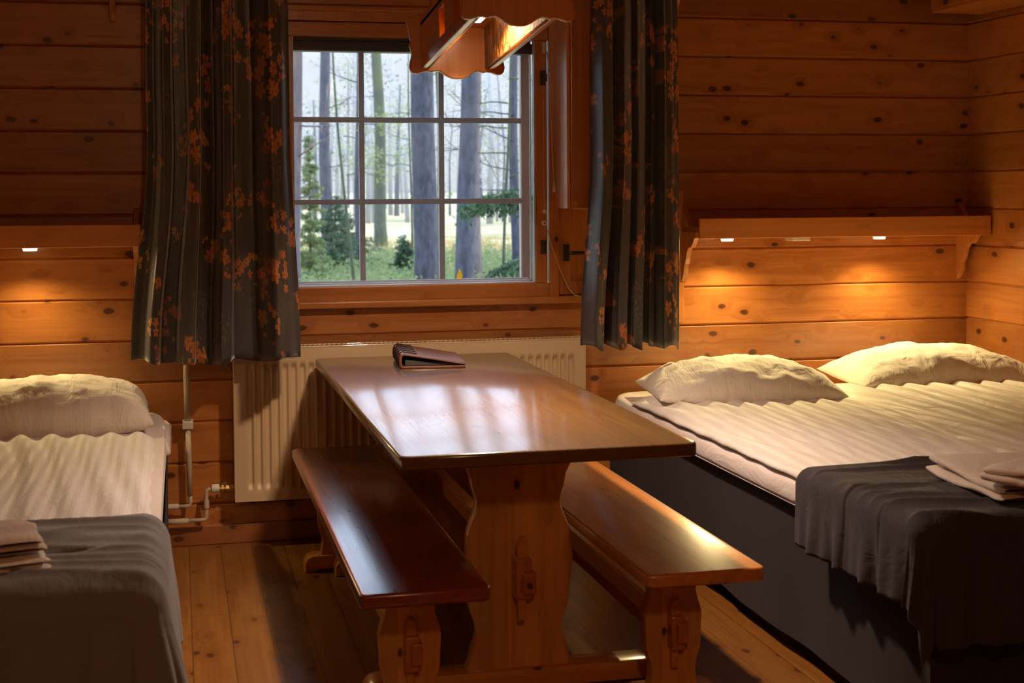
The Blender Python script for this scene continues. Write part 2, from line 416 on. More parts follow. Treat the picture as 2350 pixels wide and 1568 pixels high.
# inner white beads and outer sash
f = MB()
for (a, b) in (((.443, D+.004, .981), (.449, D+.03, 1.955)), ((1.407, D+.004, .981), (1.413, D+.03, 1.955)), ((.443, D+.004, .975), (1.413, D+.03, .986)),
               ((.440, D+.045, .972), (1.42, D+.055, .992)), ((1.400, D+.045, .98), (1.406, D+.055, 1.955)), ((.440, D+.085, .985), (1.40, D+.095, .998))):
    f.box(a, b, .001)
f.build('white_bead', M_alu, win)
f = MB(); YO = D+.12
f.box((.415, YO, .93), (.451, YO+.05, 2.0), .002); f.box((1.384, YO, .93), (1.42, YO+.05, 2.0), .002)
f.box((.415, YO, .93), (1.42, YO+.05, .990), .002); f.box((.415, YO, 1.935), (1.42, YO+.05, 2.0), .002)
f.build('outer_sash', M_mull, win)
for x in (.728, 1.052): MB().box((x-.0105, YO+.005, .985), (x+.0105, YO+.035, 1.94), .003).build('glazing_bar', M_mull, win)
for z in (1.640, 1.312): MB().box((.445, YO+.007, z-.0105), (1.39, YO+.033, z+.0105), .003).build('glazing_bar', M_mull, win)
MB().box((.445, D+.018, .978), (1.411, D+.022, 1.96)).build('inner_pane', M_glass, win)
MB().box((.445, YO+.018, .985), (1.39, YO+.022, 1.94)).build('outer_pane', M_glass, win)
MB().box((.443, D+.035, 1.903), (1.413, D+.10, 1.945), .004).build('blind_cassette', M_blind, win)
MB().box((.36, D-.045, .898), (1.80, D+.10, .926), .006, 3).build('window_sill', M_trim, win)
# head casing
f = MB(); f.box((.36, D-.03, 2.052), (1.9, D, 2.075), .006); f.build('head_casing', M_trim, win)
MB().box((.30, D-.022, 2.075), (1.9, D, 2.19), .004).build('head_board', M_trim, win)
# lining that hides the cut in the wall
f = MB(); f.box((OX0, D, OZ0), (OX0+.03, D+.18, OZ1)); f.box((OX0, D+.10, OZ0-.004), (OX1, D+.2, OZ0+.008)); f.box((1.78, D, OZ0), (OX1, D+.18, OZ1))
f.box((OX0, D+.06, 2.0), (1.5, D+.18, OZ1)); f.build('lining', M_trim, win)
# latches
lt = MB().box((1.430, YF-.006, 1.098), (1.452, YF+.008, 1.152), .002).build('espagnolette_plate', M_bronze, win)
MB().cyl((1.441, YF-.010, 1.108), (1.441, YF-.003, 1.108), .006, 12).build('keyhole_rosette', M_bronze, lt)
hg = MB().box((1.430, YF-.004, 1.775), (1.452, YF+.008, 1.835), .002).build('hinge_plate', M_bronze, win)
MB().cyl((1.452, YF-.008, 1.79), (1.452, YF-.008, 1.82), .005, 10).build('hinge_pin', M_bronze, hg)

# ventilation hatch behind frame post
vh = struct(empty('door_1'))
f = MB(); f.box((1.503, D+.03, .92), (1.79, D+.175, 2.054)); f.build('hatch_panel', M_trimZ, vh)
f = MB(); f.box((1.507, D+.008, .93), (1.56, D+.034, 1.46), .003); f.box((1.70, D+.008, .93), (1.78, D+.034, 1.46), .003); f.box((1.56, D+.008, .93), (1.70, D+.034, .985), .003)
f.box((1.56, D+.008, 1.275), (1.70, D+.034, 1.46), .003); f.build('hatch_frame', M_trimZ, vh)
h = MB().box((1.527, D-.002, 1.065), (1.553, D+.010, 1.135), .004, 3).build('handle', M_bronze, vh)
f = MB(); f.cyl((1.54, D+.004, 1.10), (1.54, D-.034, 1.10), .008, 14)
f.tube([(1.54, D-.034, 1.10), (1.55, D-.038, 1.10), (1.60, D-.038, 1.100), (1.632, D-.038, 1.100)], [.008, .0085, .0075, .006], 12)
f.build('lever', M_bronze, h)

# boxed duct above the hatch
duct = empty('duct_box', (1.49, D, 1.281))
f = MB(); f.box((1.487-1.49, -.205, 0), (1.487+.014-1.49, .002, .93), .003); f.build('side_board', M_glossLit, duct)
f = MB(); f.box((.011, -.210, 0), (.30, -.192, .93), .004, 3); f.build('front_board', M_trimZ, duct)
f = MB(); f.box((.013, -.190, .004), (.30, .0, .016)); f.build('bottom_board', M_trimZ, duct)
MB().cyl((.028, -.215, .02), (.028, -.206, .02), .009, 14).build('wood_plug', M_legX, duct)
tag(duct, 'tall lacquered pine box beside the window, hanging above the small hatch', 'box')

# blind cord with tassel and second cord
def cordthing(name, path, r, label):
    o = MB().tube(path, r, 8).build(name, M_cordm, None, smooth=True); return o
cd = empty('blind_cord', (1.444, D-.03, 1.93))
P = lambda x, z, y=D-.025: (x-1.444, y-(D-.03), z-1.93)
MB().box(P(1.437, 1.90, D-.012), P(1.449, 1.945, D-.024), .002).build('cord_guide', M_plast, cd)
MB().tube([P(1.444, 1.925), P(1.455, 1.905), P(1.462, 1.87), P(1.464, 1.82), P(1.470, 1.66), P(1.476, 1.50), P(1.482, 1.37)], .0022, 8).build('cord', M_cordm, cd, smooth=True)
MB().tube([P(1.482, 1.395), P(1.482, 1.38), P(1.4825, 1.36), P(1.483, 1.345)], [.0025, .005, .0075, .0085], 12).build('tassel', M_plast, cd, smooth=True)
MB().tube([P(1.4635, 1.835), P(1.464, 1.81)], .0042, 10).build('cord_joiner', M_plast, cd, smooth=True)
tag(cd, 'cream blind cord hanging slack with a white tassel beside the window', 'blind cord')
c2 = empty('cord_loop', (1.442, D-.02, 1.28))
Q = lambda x, z, y=D-.03: (x-1.442, y-(D-.02), z-1.28)
MB().tube([Q(1.440, 1.72, D-.022), Q(1.440, 1.40, D-.022), Q(1.441, 1.275, D-.024)], .0012, 6).build('cord', M_cordm, c2)
k = MB().cyl(Q(1.441, 1.268, D-.014), Q(1.441, 1.268, D-.032), .0075, 14).build('pulley', M_plast, c2)
k = MB().cyl(Q(1.440, 1.222, D-.014), Q(1.440, 1.222, D-.034), .010, 18).build('knob', M_plast, c2)
MB().cyl(Q(1.440, 1.222, D-.033), Q(1.440, 1.222, D-.036), .004, 12).build('knob_centre', M_bronze, k)
MB().tube([Q(1.446, 1.222), Q(1.448, 1.268)], .0012, 6).build('cord', M_cordm, c2)
MB().tube([Q(1.446, 1.215), Q(1.470, 1.12, D-.04), Q(1.500, 1.03, D-.05), Q(1.530, .960, D-.06), Q(1.553, .932, D-.07), Q(1.575, .928, D-.07)], .0016, 6).build('cord', M_cordm, c2, smooth=True)
tag(c2, 'thin cord with white round knob, trailing down to the window sill', 'blind cord')

# ------------------------------------------------------------------ curtains
def interp(pts, t):
    if t <= pts[0][0]: return pts[0][1]
    for (a, va), (b, vb) in zip(pts[:-1], pts[1:]):
        if t <= b:
            s = (t-a)/(b-a); s = s*s*(3-2*s); return va+(vb-va)*s
    return pts[-1][1]
def curtain(name, xt, xb, zt, zb, prof, yb, amp, flare, label, hemfn, wide):
    nu, nv = 260, 60; L = [0]
    def fn(u, v):
        z = zb + (zt-zb)*v
        k = 1-v
        fl = sm(k, .35, 1.0)**1.4
        xl = xt[0] + (xb[0]-xt[0])*fl; xr = xt[1] + (xb[1]-xt[1])*(flare*sm(k, .0, 1) + (1-flare)*fl)
        d = interp(prof, u)
        du = .006*math.sin(u*9+k*2.0)*k
        x = xl + (xr-xl)*(u+du) + .006*noise.noise(Vector((u*6, z*2, 3)))
        y = yb - amp*(d-.5)*(1+.25*k) + .006*noise.noise(Vector((u*5, z*1.6, 1.5)))
        if v == 0 or k > .999: pass
        z += hemfn(u)*sm(k, .85, 1)
        return (x, y, z)
    o = grid_obj(name, nu, nv, fn, M_curtain, None, uvfn=lambda u, v: (u*wide, v*(zt-zb)), thick=.0015)
    return tag(o, label, 'curtain')
profL = [(0, .35), (.06, .3), (.12, .8), (.165, .75), (.19, .0), (.27, .0), (.295, .9), (.37, .95), (.385, .2), (.47, .1), (.53, .6), (.575, .55), (.61, .08), (.73, .05), (.855, .95), (.91, .8), (1, .4)]
cl = curtain('curtain', (-.098, .409), (-.170, .447), 2.19, .748, profL, 5.268, .14, .15,
    'dark grey curtain with orange flowers left of the window', lambda u: -.022*math.sin(PI*min(1, u*1.0))+.008*math.sin(u*23), 1.05)
profR = [(0, .3), (.08, .95), (.17, .9), (.235, .45), (.25, .0), (.31, .0), (.335, .75), (.42, .8), (.435, .05), (.475, .0), (.49, .8), (.575, .85), (.59, .05), (.67, .0), (.69, .5), (.75, .45), (.76, 0), (.80, .0), (.815, .75), (.90, .85), (.97, .8), (1, .5)]
cr_ = curtain('curtain', (1.563, 1.898), (1.515, 1.906), 2.19, .750, profR, 5.252, .14, .6,
    'dark grey curtain with orange flowers right of the window', lambda u: .010*math.sin(u*30)-.008*u, .95)
# pelmet over both curtains
pm = empty('curtain_pelmet', (.9, D, 2.19))
MB().box((-1.15, -.385, .0), (1.10, -.365, .14), .004).build('front_board', M_trim, pm)
MB().box((-1.15, -.365, .13), (1.10, 0, .15), .004).build('top_board', M_trim, pm)
MB().cyl((-1.12, -.29, .01), (1.07, -.29, .01), .012, 12).build('rod', M_bronze, pm)
prof = [(0, -.20), (-.03, -.195), (-.055, -.17), (-.065, -.13), (-.075, -.09), (-.10, -.07), (-.13, -.05), (-.145, -.02), (-.17, 0), (-.365, .02), (-.365, .13), (0, .13)]
for x in (-1.13, 1.075): MB().prism(prof, 0, x, x+.02, .002).build('bracket', M_trimZ, pm)
tag(pm, 'pine curtain pelmet over the window, only the tip of its scalloped bracket in view', 'pelmet')

# ------------------------------------------------------------------ radiator
rad = empty('radiator', (.203, D, .176))
RW, RH, RY = 1.385, .585, -.105     # width, height, front face
pitch_r = .0333; nf = int((RW-.06)/pitch_r); x0r = (RW-nf*pitch_r)/2
def fr(u, v):
    x = u*RW; z = v*RH
    t = ((x-x0r)/pitch_r) % 1.0
    if x < x0r or x > RW-x0r: p = 0
    else: p = sm(.5-abs(t-.5), .12, .30)
    e = sm(z, .045, .062)*(1-sm(z, RH-.078, RH-.062))
    return (x, RY+.014*p*e, z)
grid_obj('front_panel', nf*10+30, 60, fr, M_white, rad)
MB().box((0, RY-.001, 0), (.004, -.02, RH), .001).build('side_panel', M_white, rad)
MB().box((RW-.004, RY-.001, 0), (RW, -.02, RH), .001).build('side_panel', M_white, rad)
f = MB(); f.box((0, RY-.001, RH-.004), (RW, RY+.012, RH+.002), .002); f.box((0, -.034, RH-.004), (RW, -.02, RH+.002), .002)
n = 74
for i in range(n+1):
    x = .012 + (RW-.024)*i/n
    f.box((x-.003, RY+.012, RH-.006), (x+.003, -.034, RH+.001))
f.build('top_grille', M_white, rad)
MB().box((.01, RY+.03, .02), (RW-.01, -.03, RH-.02)).build('convector_core', M_blind, rad)
for q in (.15, RW-.19): MB().box((q, -.03, .1), (q+.04, -.0005, .14)).build('wall_mount', M_white, rad)
tag(rad, 'long white ribbed panel radiator under the window behind the table', 'radiator')

# heating pipes
pv = empty('pipe_conduit', (.032, D, .2))
a = lambda x, z, y=-.045: (x-.032, y, z-.2)
MB().tube([a(.085, .765, -.02), a(.062, .75, -.035), a(.042, .728), a(.031, .70), a(.030, .66), a(.031, .60), a(.032, .47)], .0125, 14).build('upper_tube', M_pipe, pv, smooth=True)
MB().tube([a(.033, .47), a(.035, .34), a(.037, .20)], .0105, 14).build('lower_tube', M_pipe, pv, smooth=True)
MB().box(a(.013, .455, -.062), a(.053, .485, 0), .003).build('clip', M_plast, pv)
MB().tube([a(.038, .205), a(.039, .175), a(.037, .163), a(.028, .160), a(-.01, .160)], .007, 12).build('elbow', M_pipe, pv, smooth=True)
MB().cyl(a(-.005, .160), a(-.06, .160), .011, 12).build('coupling', M_plast, pv)
tag(pv, 'cream vertical heating pipe with clip on the wall left of the radiator', 'pipe')
pr_ = empty('radiator_pipe', (.1, D, .11))
a = lambda x, z, y=-.055: (x-.1, y, z-.11)
MB().tube([a(-.06, .105), a(.03, .105)], .011, 12).build('sleeve', M_pipe, pr_, smooth=True)
MB().tube([a(.02, .105), a(.085, .106), a(.093, .108), a(.097, .116), a(.0975, .14), a(.098, .205), a(.101, .218), a(.108, .222), a(.12, .223)], .0075, 12).build('bent_pipe', M_pipe, pr_, smooth=True)
MB().cyl(a(.0975, .15), a(.0975, .18), .0105, 12).build('joint', M_pipe, pr_)
v_ = MB().cyl(a(.118, .223), a(.146, .223), .017, 16).build('valve', M_plast, pr_)
f = MB(); f.cyl(a(.146, .223), a(.172, .223), .010, 12); f.cyl(a(.156, .223), a(.162, .223), .016, 6); f.cyl(a(.172, .223), a(.206, .223), .013, 6); f.cyl(a(.166, .223), a(.166, .245), .008, 8)
f.build('brass_fitting', M_brass, v_)
tag(pr_, 'low bent pipe with white valve feeding the lower left radiator corner', 'pipe')

# ------------------------------------------------------------------ table
def wavy(hw, pts):
    """half-profile [(z, halfwidth)...] bottom to top -> smooth closed outline (x, z)"""
    out = []
    zs = [p[0] for p in pts]; n = 36
    for i in range(n+1):
        z = zs[0] + (zs[-1]-zs[0])*i/n; out.append((interp(pts, z), z))
    return out + [(-x, z) for x, z in reversed(out)]
def trestle(parent, y, H, hw, pts, footw, footh, ft, mat=None):
    e = MB().prism(wavy(hw, pts), 1, y-ft/2, y+ft/2, .005).build('pedestal', M_leg, parent, angle=35)
    fo = [(-footw, 0), (-footw+.03, 0), (-footw+.06, .008), (footw-.06, .008), (footw-.03, 0), (footw, 0), (footw, footh*.55), (footw-.012, footh*.86), (footw-.035, footh), (-footw+.035, footh), (-footw+.012, footh*.86), (-footw, footh*.55)]
    MB().prism(fo, 1, y-.045, y+.045, .006).build('foot', M_legX, parent, angle=35)
    return e
TX = .888
tb = empty('dining_table', (TX, 0, 0))
MB().prism([(-.382+.02*(1-math.cos(t*PI/2)), 3.31+.02*(1-math.sin(t*PI/2))) if False else q for t, q in
    [(0, (-.382, 3.335)), (0, (-.375, 3.318)), (0, (-.358, 3.31)), (0, (.346, 3.31)), (0, (.363, 3.318)), (0, (.370, 3.335)), (0, (.370, 5.39)), (0, (.363, 5.408)), (0, (.346, 5.415)), (0, (-.358, 5.415)), (0, (-.375, 5.408)), (0, (-.382, 5.39))]],
    2, .685, .720, .008, 3).build('tabletop', M_table, tb, angle=35)
pp = [(.055, .150), (.10, .135), (.16, .118), (.25, .14), (.35, .150), (.42, .142), (.51, .116), (.57, .13), (.63, .152)]
for y in (3.72, 5.0):
    trestle(tb, y, .63, .15, pp, .42 if y < 4 else .36, .062, .045)
    MB().prism([(-.36, .685), (-.36, .665), (-.31, .635), (.31, .635), (.36, .665), (.36, .685)], 1, y-.04, y+.04, .004).build('cleat', M_legX, tb)
MB().box((-.022, 3.64, .26), (.022, 5.08, .37), .006).build('stretcher', M_legY, tb)
wg = []
for y, s in ((3.672, -1), (5.048, 1)):
    MB().prism([(-.013, .20), (.006, .20), (.016, .40), (.010, .425), (-.004, .425), (-.016, .40)], 1, min(y, y+s*.02), max(y, y+s*.02), .003).build('wedge', M_legX, tb)
    MB().box((-.006, min(y, y+s*.045), .275), (.030, max(y, y+s*.045), .335), .004).build('tenon', M_legY, tb)
tag(tb, 'long lacquered pine trestle table running to the radiator, binder on top', 'table')

# ------------------------------------------------------------------ benches
def bench(x, mat, label, y0=3.225, y1=5.19, w=.155):
    b = empty('bench', (x, 0, 0))
    MB().prism([(-w, y0+.02), (-w+.006, y0+.006), (-w+.02, y0), (w-.02, y0), (w-.006, y0+.006), (w, y0+.02), (w, y1-.02), (w-.02, y1), (-w+.02, y1), (-w, y1-.02)], 2, .385, .42, .008, 3).build('seat', mat, b, angle=35)
    pb = [(.05, .066), (.10, .060), (.17, .075), (.24, .078), (.31, .062), (.385, .072)]
    for y in (3.49, 5.075):
        MB().prism(wavy(.075, pb), 1, y-.022, y+.022, .004).build('pedestal', M_leg, b, angle=35)
        fo = [(-.125, 0), (-.10, 0), (-.08, .008), (.08, .008), (.10, 0), (.125, 0), (.125, .03), (.115, .05), (.095, .058), (-.095, .058), (-.115, .05), (-.125, .03)]
        MB().prism(fo, 1, y-.04, y+.04, .005).build('foot', M_legX, b, angle=35)
        MB().box((-.12, y-.03, .36), (.12, y+.03, .386), .003).build('cleat', M_legX, b)
    MB().box((-.018, 3.43, .16), (.018, 5.13, .25), .005).build('stretcher', M_legY, b)
    MB().prism([(-.012, .11), (.004, .11), (.014, .27), (.008, .29), (-.006, .29), (-.014, .27)], 1, 3.447, 3.467, .003).build('wedge', M_legX, b)
    MB().box((-.004, 3.42, .18), (.024, 3.475, .235), .003).build('tenon', M_legY, b)
    return tag(b, label, 'bench')
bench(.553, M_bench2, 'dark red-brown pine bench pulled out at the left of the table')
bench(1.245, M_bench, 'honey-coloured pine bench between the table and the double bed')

# ------------------------------------------------------------------ binder on the table
bk = empty('menu_binder', (.90, 5.16, .720), (0, 0, R(-5)))
hw, hl = .118, .17
th0, th1 = .052, .014
def slab(a, b, t, name, mat):      # cover slab between two points in x-z, thickness t upwards
    (xa, za), (xb, zb) = a, b
    return MB().prism([(xa, za), (xb, zb), (xb, zb+t), (xa, za+t)], 1, -hl, hl, .002).build(name, mat, bk)
slab((-hw+.012, .0005), (hw, .0005), .007, 'back_cover', M_leather)
slab((-hw+.012, .047), (hw, .010), .007, 'front_cover', M_leather)
sp_ = [(-hw+.014, .0005), (-hw+.004, .003), (-hw-.001, .012), (-hw-.002, .028), (-hw, .042), (-hw+.005, .051), (-hw+.014, .0545), (-hw+.016, .047), (-hw+.009, .043), (-hw+.007, .028), (-hw+.008, .013), (-hw+.014, .008)]
MB().prism(sp_, 1, -hl, hl, .001).build('spine', M_leather, bk, angle=35)
MB().prism([(-hw+.02, .009), (hw-.01, .0085), (hw-.01, .011), (-hw+.02, .03)], 1, -hl+.012, hl-.01, .001).build('pages', M_page, bk)
for y in (-.125, -.055, .015, .085, .145):
    for dy in (0,):
        MB().tube([(-hw+.065, y+dy, .0485), (-hw+.012, y+dy, .0565), (-hw+.001, y+dy, .051), (-hw-.0035, y+dy, .040), (-hw-.0045, y+dy, .020), (-hw-.002, y+dy, .006)], .0026, 6).build('lace', M_lace, bk)
tag(bk, 'closed red-brown leather binder with dark lacing on its spine', 'binder')

# ------------------------------------------------------------------ hanging box lamp
lm = empty('pendant_lamp', (.885, 4.08, 1.745), (R(-4.9), 0, 0))
half = [(0, 0), (.018, .0015), (.036, .009), (.054, .022), (.065, .025), (.077, .0235), (.085, .0205), (.095, .0235), (.110, .022), (.131, .015), (.145, .0165), (.152, .0235), (.156, .038), (.153, .054), (.147, .072), (.149, .087), (.155, .104), (.151, .122), (.157, .160), (.1655, .192), (.135, .200), (.11, .208), (.088, .228), (.080, .255), (0, .258)]
outl = [(x, z) for x, z in half] + [(-x, z) for x, z in reversed(half[1:-1])]
for s in (1, -1):
    e = MB().prism(outl, 1, s*.42-.009, s*.42+.009, .003, 2).build('end_panel', wood('pine_lamp', 'Z', ('X', .07, .0), light=(.60, .24, .055), dark=(.45, .15, .03), tone=.1, rough=.35, coat=.4, knot_cell=.13, knot_r=.009) if s == 1 else bpy.data.materials['pine_lamp'], lm)
def bark():
    m = NT('amber_hammered_panel'); tc = m.n('ShaderNodeTexCoord'); v = m.vmath('MULTIPLY', tc.outputs['Object'], (1, 1.0, .28)).outputs[0]
    n = m.noise(v, 60, 3, .6, 1.2)
    m.l(m.ramp(n, [(.38, (.02, .006, .002)), (.5, (.16, .055, .010)), (.62, (.55, .24, .045))]), m.b.inputs['Base Color'])
    m.b.inputs['Roughness'].default_value = .35
    bp = m.n('ShaderNodeBump'); bp.inputs['Strength'].default_value = 1; bp.inputs['Distance'].default_value = .01; m.l(n, bp.inputs['Height']); m.l(bp.outputs[0], m.b.inputs['Normal'])
    tl = m.n('ShaderNodeBsdfTranslucent'); tl.inputs[0].default_value = (.85, .50, .15, 1); mx = m.n('ShaderNodeMixShader'); mx.inputs[0].default_value = .3
    m.l(m.b.outputs[0], mx.inputs[1]); m.l(tl.outputs[0], mx.inputs[2]); m.l(mx.outputs[0], m.o.inputs[0])
    return m.m
M_bark = bark()
for s in (1, -1):
    r_ = MB().box((s*.095-.005*(1-s), -.411, .030), (s*.095+.005*(1+s)+0.008, .411, .075), .003) if False else MB().box((min(s*.100, s*.118), -.411, .030), (max(s*.100, s*.118), .411, .068), .003)
    r_.build('side_rail', M_legY, lm)
    MB().box((min(s*.100, s*.118), -.411, .150), (max(s*.100, s*.118), .411, .18), .003).build('side_rail', M_legY, lm)
    for y in (-.33, -.08, .17, .33): MB().box((min(s*.100, s*.118), y-.08, .06), (max(s*.100, s*.118), y+.08, .155), .003).build('side_post', M_legY, lm)
    MB().box((min(s*.090, s*.096), -.411, .034), (max(s*.090, s*.096), .411, .165)).build('textured_panel', M_bark, lm)
MB().box((-.118, -.411, .165), (.118, .411, .180), .002).build('top_board', M_trim, lm)
MB().box((-.045, -.24, .145), (.045, .24, .166), .008, 3).build('diffuser', M_diff, lm)
for y in (-.3, .3): MB().cyl((0, y, .18), (0, y + (.04 if y < 0 else .04), .69-.03*(1 if y > 0 else -1)), .003, 8).build('suspension_rod', M_bronze, lm)
lamp('AREA', 'pendant_light', (0, 0, .14), TABLE_LAMP, WARM, .13, (0, 0, -1), parent=lm)
tag(lm, 'scalloped wooden box lamp with amber textured sides hanging over the table', 'pendant lamp')

# ceiling lamp behind the camera (lights the table end)
cl_ = empty('ceiling_lamp', (.35, .1, ZC)); MB().cyl((0, 0, 0), (0, 0, -.04), .06, 24).build('rose', M_plast, cl_)
tag(cl_, 'round white lamp base on the ceiling behind the viewer', 'ceiling lamp')

# ------------------------------------------------------------------ bed shelves with spots
def shelf(name, x0, x1, spots, brackets, label, box=None):
    s = empty(name, ((x0+x1)/2, D, 1.16)); cx = (x0+x1)/2
    MB().box((x0-cx, -.205, -.005), (x1-cx, -.187, .078), .003).build('front_board', wood('pine_shelf', 'X', None, light=(.52, .19, .045), dark=(.38, .12, .025), knot_cell=.12, knot_r=.010) if 'pine_shelf' not in bpy.data.materials else bpy.data.materials['pine_shelf'], s)
    MB().box((x0-cx, -.188, .022), (x1-cx, -.0015, .040), .002).build('shelf_board', M_trim, s)
    p = [(0, -.200), (-.012, -.195), (-.030, -.172), (-.042, -.150), (-.046, -.125), (-.060, -.112), (-.072, -.088), (-.080, -.062), (-.100, -.045), (-.128, -.040), (-.150, -.025), (-.168, -.004), (-.187, .000), (-.187, .022), (0, .022)]
    p2 = [(-.187, .04), (-.12, .045), (-.09, .06), (-.05, .10), (-.02, .13), (0, .135)]
    for bx in brackets:
        MB().prism([(q[0]-.0015, q[1]) for q in p], 0, bx-cx, bx-cx+.020, .002).build('bracket', M_trimZ, s)
        MB().prism([(q[0]-.0015, q[1]) for q in [(0, .04)]+p2], 0, bx-cx, bx-cx+.020, .002).build('bracket_top', M_trimZ, s)
    for x in spots:
        k = MB().cyl((x-cx, -.11, .022), (x-cx, -.11, .004), .034, 28).build('spotlight', M_plast, s, angle=40)
        MB().cyl((x-cx, -.11, .0045), (x-cx, -.11, -.018), .030, 28, .024).build('lens', M_spot, k, angle=40)
        lamp('SPOT', 'spot_light', (x-cx, -.11, -.024), SPOT_E*(1 if x > 0 else .55), WARM2, .012, (0, -.62, -1), 164, 1.0, parent=s)
    if box: MB().box((box-cx-.04, -.15, -.020), (box-cx+.04, -.07, .022), .003).build('transformer', M_plast, s)
    return tag(s, label, 'shelf')
shelf('bed_shelf', 2.035, 3.335, [2.19, 2.87], [2.025, 3.29], 'pine shelf with lit spots under it above the double bed', 2.50)
shelf('bed_shelf', XL+.01, -.125, [-.52], [-.155], 'short pine shelf with one lit spot above the left bed')
bt = MB().box((2.003, D-.022, .806), (2.036, D-.0005, 1.35), .003).build('wall_batten', M_trimZ)
tag(bt, 'narrow upright pine batten between the right curtain and the bed shelf', 'batten')
# small pegs by the batten
# high wall shelf on right wall
hs_ = empty('wall_cupboard', (XR, 4.2, 2.09))
MB().box((-.235, -1.2, .0), (-.0015, 1.25, .018), .003).build('bottom_board', M_wallY, hs_)
MB().box((-.240, -1.2, .015), (-.222, 1.25, .30), .003).build('front_board', M_wallY, hs_)
tag(hs_, 'high pine cupboard along the right wall, only its underside corner in view', 'cupboard')

# ------------------------------------------------------------------ beds
def bed(x0, x1, y0, y1, label, ztop=.50, bulge=(.045, 0)):
    b = empty('bed', ((x0+x1)/2, (y0+y1)/2, 0)); cx, cy = (x0+x1)/2, (y0+y1)/2; hx, hy = (x1-x0)/2, (y1-y0)/2
    # skirt: closed wavy wall around the box base
    def fn(u, v):
        per = 4*(hx+hy); s = u*per; r = 0
        if s < 2*hx: p = (-hx+s, -hy); n = (0, -1)
        elif s < 2*hx+2*hy: p = (hx, -hy+(s-2*hx)); n = (1, 0)
        elif s < 4*hx+2*hy: p = (hx-(s-2*hx-2*hy), hy); n = (0, 1)
        else: p = (-hx, hy-(s-4*hx-2*hy)); n = (-1, 0)
        k = 1-v; d = .004+.030*k*(fbm(s*1.8, 0, x0, 2)*.8) - .012*k
        z = .055+.012*noise.noise(Vector((s*1.5, x0, 0))) + (ztop-.03-.055)*v
        return (p[0]+n[0]*d, p[1]+n[1]*d, z)
    grid_obj('skirt', 420, 14, fn, M_skirt, b, closeu=True)
    MB().box((-hx+.02, -hy+.02, .12), (hx-.02, hy-.02, ztop-.12), .01).build('bed_base', M_skirt, b)
    MB().box((-hx+.012, -hy+.012, ztop-.12), (hx-.012, hy-.012, ztop), .03, 4).build('mattress', M_mat, b, smooth=True)
    def tf(u, v):      # soft mattress topper with a stitched, bulging border
        a = u*2*PI; q = .22
        cx_ = math.copysign(abs(math.cos(a))**q, math.cos(a)); cy_ = math.copysign(abs(math.sin(a))**q, math.sin(a))
        k = v*PI; bul = (max(0, math.sin(k))**.4 + .13*math.exp(-((k-.42)/.12)**2) - .10*math.exp(-((k-.72)/.10)**2))*(bulge[0] if cx_ < 0 else bulge[1]); rr = 1 if 0 < v < 1 else .0
        wv = .004*math.sin(a*90+3*noise.noise(Vector((a*4, x0, 0))))*math.sin(k)
        if v in (0, 1): return (0, 0, ztop-.035 if v == 0 else ztop+.038)
        return (cx_*(hx-.006+bul+wv*(bul > 0)), cy_*(hy-.01), ztop-.002-.036*math.cos(k))
    grid_obj('topper', 300, 31, tf, M_mat, b, closeu=True)
    for sx_ in (-1, 1):
        for sy in (-1, 1): MB().cyl((sx_*(hx-.1), sy*(hy-.12), 0), (sx_*(hx-.1), sy*(hy-.12), .13), .025, 14).build('leg', M_dark, b)
    return tag(b, label, 'bed')
bed(1.70, 2.508, 2.97, 5.50, 'grey-skirted single bed nearer the bench, left half of the pair', bulge=(.042, 0))
bed(2.514, 3.325, 2.97, 5.50, 'single bed against the right wall, far half of the pair', bulge=(0, 0))
bed(-.90, -.045, 2.97, 5.50, 'grey-skirted single bed at the left edge under the short shelf', bulge=(0, .006))

def cushion(name, cx, cy, z, hx, hy, T, mat, label, cat, rot=0, p=2.6, q=.55, wr=.010, seed=0, pinch=.03, tilt=0.0, n=90, fold=None, group=None):
    """closed pillow shape, flat underside"""
    def fn(u, v):
        a = u*2-1 if u <= .5 else 3-u*2  # unused
        return None
    vs = []; fs = []; N = n
    for side in (0, 1):
        for j in range(N+1):
            for i in range(N+1):
                a, b = i/N*2-1, j/N*2-1
                a2 = math.sin(a*PI/2)*.5+a*.5; b2 = math.sin(b*PI/2)*.5+b*.5
                t = max(0, (1-abs(a2)**p)*(1-abs(b2)**p))**q
                x = hx*a2*(1-pinch*(1-abs(b2)**2.0)*1.0 + pinch*.5); y = hy*b2*(1-pinch*(1-abs(a2)**2.0) + pinch*.5)
                w_ = wr*fbm(a2*3.1+seed, b2*2.3-seed, seed, 4)*min(1, t*1.6)
                rad_ = wr*.8*math.sin(7*math.atan2(b2, a2)+3*fbm(a2, b2, seed))*(max(abs(a2), abs(b2))**3)*min(1, t*2)
                if side == 0: zz = T*.72*t + w_ + rad_
                else: zz = -T*.28*min(1, t*1.3)
                if fold: zz += fold(a2, b2)*(1 if side == 0 else .0)
                vs.append((x, y, zz + T*.28 + tilt*b2*hy))
    K = (N+1)*(N+1)
    for side in (0, 1):
        for j in range(N):
            for i in range(N):
                q_ = [side*K+j*(N+1)+i, side*K+j*(N+1)+i+1, side*K+(j+1)*(N+1)+i+1, side*K+(j+1)*(N+1)+i]
                fs.append(tuple(q_ if side == 0 else q_[::-1]))
    me = bpy.data.meshes.new(name); me.from_pydata(vs, [], fs); me.materials.append(mat)
    bm = bmesh.new(); bm.from_mesh(me); bmesh.ops.remove_doubles(bm, verts=bm.verts, dist=.0008); bm.to_mesh(me); bm.free()
    for f_ in me.polygons: f_.use_smooth = True
    o = bpy.data.objects.new(name, me); COL.objects.link(o); o.location = (cx, cy, z); o.rotation_euler = (0, 0, R(rot))
    if label: tag(o, label, cat, group)
    return o

